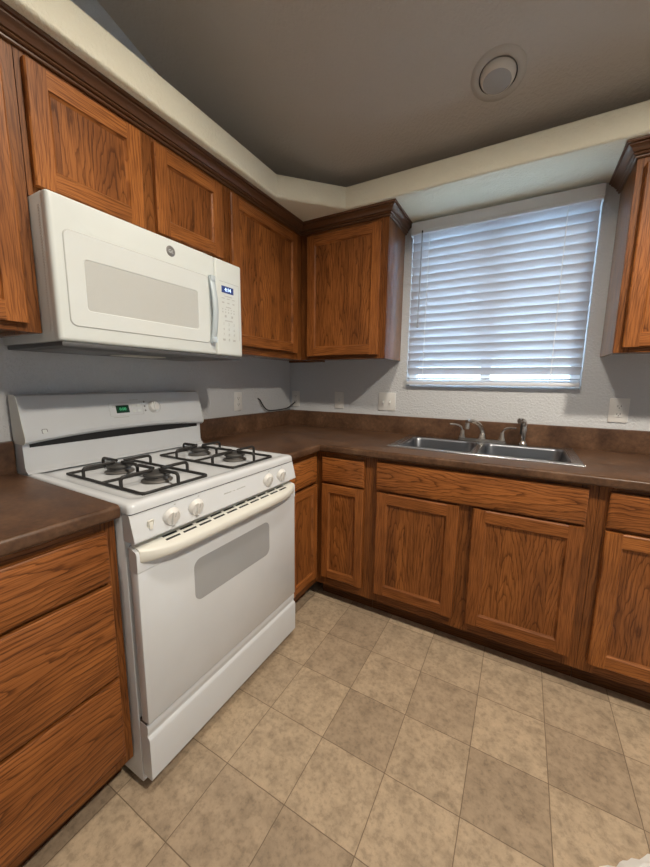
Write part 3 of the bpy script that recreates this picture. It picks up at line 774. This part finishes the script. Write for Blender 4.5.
for k in range(N+1):
    u = -1+2*k/N; z = zz(1.541)+u*.132; bow = MF-.012-.022*(1-u*u); hwid = .0135
    rows.append([bm.verts.new((xh+x, y, z)) for x, y in ((-hwid, bow+.006), (-hwid*.7, bow+.001), (0, bow), (hwid*.7, bow+.001), (hwid, bow+.006), (hwid*.8, bow+.014), (-hwid*.8, bow+.014))])
for A, Bq in zip(rows, rows[1:]): bridge(bm, A, Bq)
bm.faces.new(rows[0][::-1]); bm.faces.new(rows[-1])
for s in (-1, 1): box(bm, xh-.0115, xh+.0115, MF-.020, MF-.0005, zz(1.541)+s*.124-.012, zz(1.541)+s*.124+.012, .003)
mch(dr, 'handle', bm, HANDLE, 'pale gray-blue bowed handle', 50)
bm = B(); lathe(bm, [(0, .0022), (.016, .0022), (.0185, .001), (.0185, 0), (0, 0)], (0, 0, 0), 36, 'y'); moved(bm, (MX(-1.313), MF, zz(1.716))); lg = mch(dr, 'emblem', bm, BADGE, 'round gray maker emblem')
bm = text_bm('GE', .017, .0003); moved(bm, (MX(-1.313), MF-.0024, zz(1.715))); q = obj('monogram', bm, MGREY, None, 0)
q.parent = dr; q.location = q.location-dr.location
cpn = obj('control_panel', front_panel(dx1+.002, .3795, .0, MH), MWHITE, mw, 50)
bm = B(); px0, px1, pz0, pz1 = MX(-1.077), MX(-.962), zz(1.43), zz(1.672)
box(bm, px0, px1, MF-.0006, MF+.001, pz1-.0018, pz1); box(bm, px1-.0014, px1, MF-.0006, MF+.001, pz0, pz1); mch(cpn, 'panel_outline', bm, PALEINK, None, 0)
bm = B(); box(bm, MX(-1.066), MX(-.995), MF-.001, MF+.001, zz(1.626), zz(1.654)); dsp = mch(cpn, 'display', bm, BLUEBG, 'small blue clock display', 0)
bm = moved(text_bm('4:14', .022, .0003), (MX(-1.030), MF-.0014, zz(1.640))); mch(cpn, 'digits', bm, BLUETX, None, 0)
bm = B()
def marks(zw, xs_, wd, ht):
    for x in xs_: box(bm, MX(x)-wd/2, MX(x)+wd/2, MF-.0006, MF+.001, zz(zw)-ht/2, zz(zw)+ht/2)
c3 = (-1.058, -1.027, -.996); c5 = (-1.062, -1.045, -1.028, -1.011, -.994)
marks(1.613, (-1.027,), .045, .0035); marks(1.603, c3, .017, .003); marks(1.585, c3, .012, .005); marks(1.567, (-1.027,), .032, .0035)
marks(1.557, c5, .006, .004); marks(1.545, c5, .005, .006); marks(1.528, (-1.046, -1.006), .010, .010); marks(1.509, (-1.027,), .045, .004)
obj_k = mch(cpn, 'key_markings', bm, PALEINK, None, 0)
for r in range(4):
    for c in range(3):
        s = ('1', '2', '3', '4', '5', '6', '7', '8', '9', '*', '0', '#')[r*3+c]
        if s in '*#': 
            bm = B(); box(bm, -.007, .007, -.0003, .0003, -.004, .004)
        else: bm = text_bm(s, .0155, .0003)
        mch(cpn, 'key', moved(bm, (MX(c3[c]), MF-.0006, zz(1.494-r*.0225))), PALEINK, None, 0)
# dark grille underneath with filters and lamp cover
bm = B(); box(bm, -.372, .372, MF+.006, -.010, -.014, -.0005, .003); base = obj('bottom_panel', bm, DARK, mw, 35, 'dark gray underside')
for x0, x1 in ((-.34, -.12), (.12, .34)):
    bm = B(); box(bm, x0, x1, -.30, -.08, -.0165, -.0142, .001); q = mch(base, 'filter', bm, FILTER)
bm = B(); box(bm, -.09, .09, -.22, -.12, -.018, -.0142, .002); mch(base, 'lamp_cover', bm, plain('lamp_cover', (.55, .52, .45), .3))

# ------------------------------------------------------------------ window blind (in the mouth of the opening)
BX0, BX1 = .917, 1.811
bl = thing('window_blind', 'white horizontal-slat blind, lowered and closed, over the window', 'blind', ((BX0+BX1)/2, -.014, 1.235))
bw = (BX1-BX0)/2
bm = B(); box(bm, -bw+.002, bw-.002, -.024, .026, .885, .935, .003); obj('headrail', bm, VINYL, bl)
bm = B(); prism(bm, [(-.030, .868), (-.038, .872), (-.038, .884), (-.034, .890), (-.034, .938), (-.028, .940), (-.028, .868)], -bw-.006, bw+.006)
for s in (-1, 1): box(bm, s*(bw+.0065)-.002, s*(bw+.0065)+.002, -.028, .012, .868, .940)
obj('valance', bm, VALANCE, bl, 25)
bm = B(); ns = 19; pit = .848/ns
for k in range(ns):
    zc = .038 if k < 1 else .081+(k-1)*.0455; a = -math.radians(56 if k else 6); hw = .0254
    pts = []
    for j in range(7):
        s = -1+2*j/6; cr = .0022*(1-s*s)
        # closed slats tilt: room-side edge low
        pts.append((s*hw*math.cos(a)-cr*math.sin(a), s*hw*math.sin(a)-(-cr)*math.cos(a)))
    th = .0028
    lowr = [(y-(-th)*math.sin(a)*-1*-1, z-th*math.cos(a)) for y, z in pts]
    poly = pts + lowr[::-1]
    prism(bm, [(y, z+zc) for y, z in poly], -bw, bw)
obj('slats', bm, SLAT, bl, 30)
bm = B(); box(bm, -bw, bw, -.026, .026, 0, .018, .004); obj('bottom_rail', bm, VALANCE, bl)
for x in (-bw+.10, bw-.13):
    bm = B()
    for y in (-.0275, .0275): tube(bm, [(x, y, .01), (x, y, .89)], .0017, 6)
    obj('ladder_cord', bm, VINYL, bl)
bm = B(); tube(bm, [(-bw+.062, -.046, .875), (-bw+.060, -.047, .35)], .0035, 8); lathe(bm, [(0, 0), (.006, .004), (.006, .018), (0, .02)], (-bw+.060, -.047, .335), 10)
obj('tilt_wand', bm, plain('clear_wand', (.40, .42, .46), .2), bl)
bm = B(); box(bm, -bw+.056, -.389+.008-.0, -.050, -.030, .872, .882, .002) if False else lathe(bm, [(0, 0), (.004, .001), (.004, .014), (0, .015)], (-bw+.062, -.046, .868), 8); obj('wand_hook', bm, BLACK, bl)

# ------------------------------------------------------------------ outlets
def outlet(name, label, cat, loc, rz, w_, h_, kind, grp=None):
    t = thing(name, label, cat, loc, rz, grp)
    bm = B(); box(bm, -w_/2, w_/2, -.0062, -.0004, -h_/2, h_/2, .0028); obj('plate', bm, PLATE, t)
    n = 2 if w_ > .1 else 1
    for i in range(n):
        xc = (i-(n-1)/2)*.046
        if kind == 'duplex':
            for s in (-1, 1):
                bm = B(); prism(bm, rrect(-.0165, .0165, -.0145, .0145, .010, 5), -.0082, -.0058, 'y'); r = obj('socket', moved(bm, (xc, 0, s*.0195)), PLATE, t)
                bm = B(); box(bm, xc-.0075, xc-.0052, -.0086, -.0080, s*.0195-.002, s*.0195+.006); box(bm, xc+.0050, xc+.0077, -.0086, -.0080, s*.0195-.001, s*.0195+.006)
                lathe(bm, [(0, .0086), (.0024, .0086), (.0024, .0080), (0, .0080)], (xc, 0, s*.0195-.007), 10, 'y')
                q = obj('slots', bm, MARK, None, 0); q.parent = r; q.location = q.location-r.location
        elif kind == 'toggle':
            bm = B(); box(bm, xc-.0052, xc+.0052, -.0070, -.0058, -.012, .012, .0005); obj('bezel', bm, MGREY, t)
            bm = B(); prism(bm, [(-.0060, -.006), (-.0170, -.012), (-.0180, -.007), (-.0060, .005)], xc-.0036, xc+.0036); obj('toggle', bm, PLATE, t)
        else:
            bm = B(); box(bm, xc-.0165, xc+.0165, -.0078, -.0058, -.033, .033, .001); r = obj('rocker', bm, PLATE, t)
        if kind != 'duplex' or n > 1 or True:
            for s in ((0,) if kind == 'duplex' else (-.030, .030) if kind == 'toggle' else (-.048, .048)):
                bm = B(); lathe(bm, [(0, .0075), (.0022, .0074), (.0030, .006), (0, .006)], (xc, 0, s), 10, 'y'); obj('screw', bm, MGREY, t)
    return t
outlet('wall_outlet', 'white duplex outlet on the range wall, just right of the range', 'outlet', (0, -.574, 1.116), L90, .072, .116, 'duplex', 'white wall outlets')
outlet('wall_outlet', 'white outlet right in the wall corner, above the black cable end', 'outlet', (.056, 0, 1.114), 0, .072, .116, 'duplex', 'white wall outlets')
outlet('wall_switch', 'single white switch plate on the window wall between corner and window', 'switch', (.428, 0, 1.116), 0, .074, .118, 'toggle', 'white switch plates')
outlet('wall_switch', 'double white switch plate below the left corner of the blind', 'switch', (.782, 0, 1.119), 0, .117, .118, 'toggle', 'white switch plates')
outlet('wall_outlet', 'white duplex outlet on the window wall right of the sink', 'outlet', (1.984, 0, 1.121), 0, .078, .120, 'duplex', 'white wall outlets')
bm = B(); pts = [(.001, -.382, 1.128), (.012, -.372, 1.118), (.016, -.340, 1.070), (.018, -.305, 1.044), (.018, -.25, 1.036), (.022, -.15, 1.038), (.028, -.09, 1.042), (.034, -.05, 1.056), (.044, -.022, 1.076), (.052, -.0085, 1.090)]
tube(bm, smooth_path(pts, .02), .0042, 8); tag(obj('power_cable', bm, BLACK, None, 60), 'black cable sagging from the range wall to the corner outlet', 'cable')

# ------------------------------------------------------------------ recessed eyeball light in the sloped ceiling
ly, lx = -.515, 1.372
rl = thing('recessed_light', 'round off-white recessed eyeball light, unlit, in the sloped ceiling', 'light', (lx, ly, ceil_z(ly)))
rl.rotation_euler = (math.atan(-.31), 0, 0)
bm = B(); lathe(bm, [(.066, -.0005), (.070, -.006), (.078, -.008), (.096, -.005), (.101, -.001), (.101, -.0005)], (0, 0, 0), 48); obj('trim_ring', bm, TRIMW, rl)
def aim(bm): bmesh.ops.rotate(bm, verts=bm.verts, cent=(0, 0, 0), matrix=Matrix.Rotation(math.radians(5), 3, Vector((1, .55, 0)))); return bm
bm = B(); lathe(bm, [(.0655, -.001)] + [(.0655*math.cos(a), -.0655*math.sin(a)*.8) for a in [math.radians(d) for d in (8, 16, 24, 30, 34)]] + [(.0525, -.0305), (.051, -.027)], (0, 0, 0), 40); obj('eyeball', aim(bm), plain('eyeball_paint', (.66, .61, .55), .45), rl, 60)
bm = B(); lathe(bm, [(0, -.0315), (.028, -.031), (.0515, -.0285), (.0518, -.026), (0, -.026)], (0, 0, 0), 36); obj('lamp_lens', aim(bm), LENS, rl, 60)
bm = B(); lathe(bm, [(.0655, -.0012), (.0700, -.0066)], (0, 0, 0), 40); obj('gap_ring', bm, DARK, rl, 60)

# ------------------------------------------------------------------ corner of a rug at the bottom right
bm = B(); N, M = 60, 30; V = {}
for i in range(N+1):
    for j in range(M+1):
        ed = min(i, j, N-i, M-j)
        V[i, j] = bm.verts.new((.9*i/N + random.uniform(-.003, .003), -.5*j/M + random.uniform(-.004, .004), .003+(.010 if ed > 0 else 0)+random.uniform(0, .006)))
for i in range(N):
    for j in range(M): bm.faces.new((V[i, j], V[i+1, j], V[i+1, j+1], V[i, j+1]))
rg_ = obj('rug', bm, RUG, None, 0); tag(rg_, 'edge of a white fluffy rug on the tiles at bottom right', 'rug')
rg_.rotation_euler = (0, 0, math.radians(39.6)); rg_.location = (1.70+.7717*.45+.6374*.25, -1.347+.6374*.45-.7717*.25, rg_.location.z)
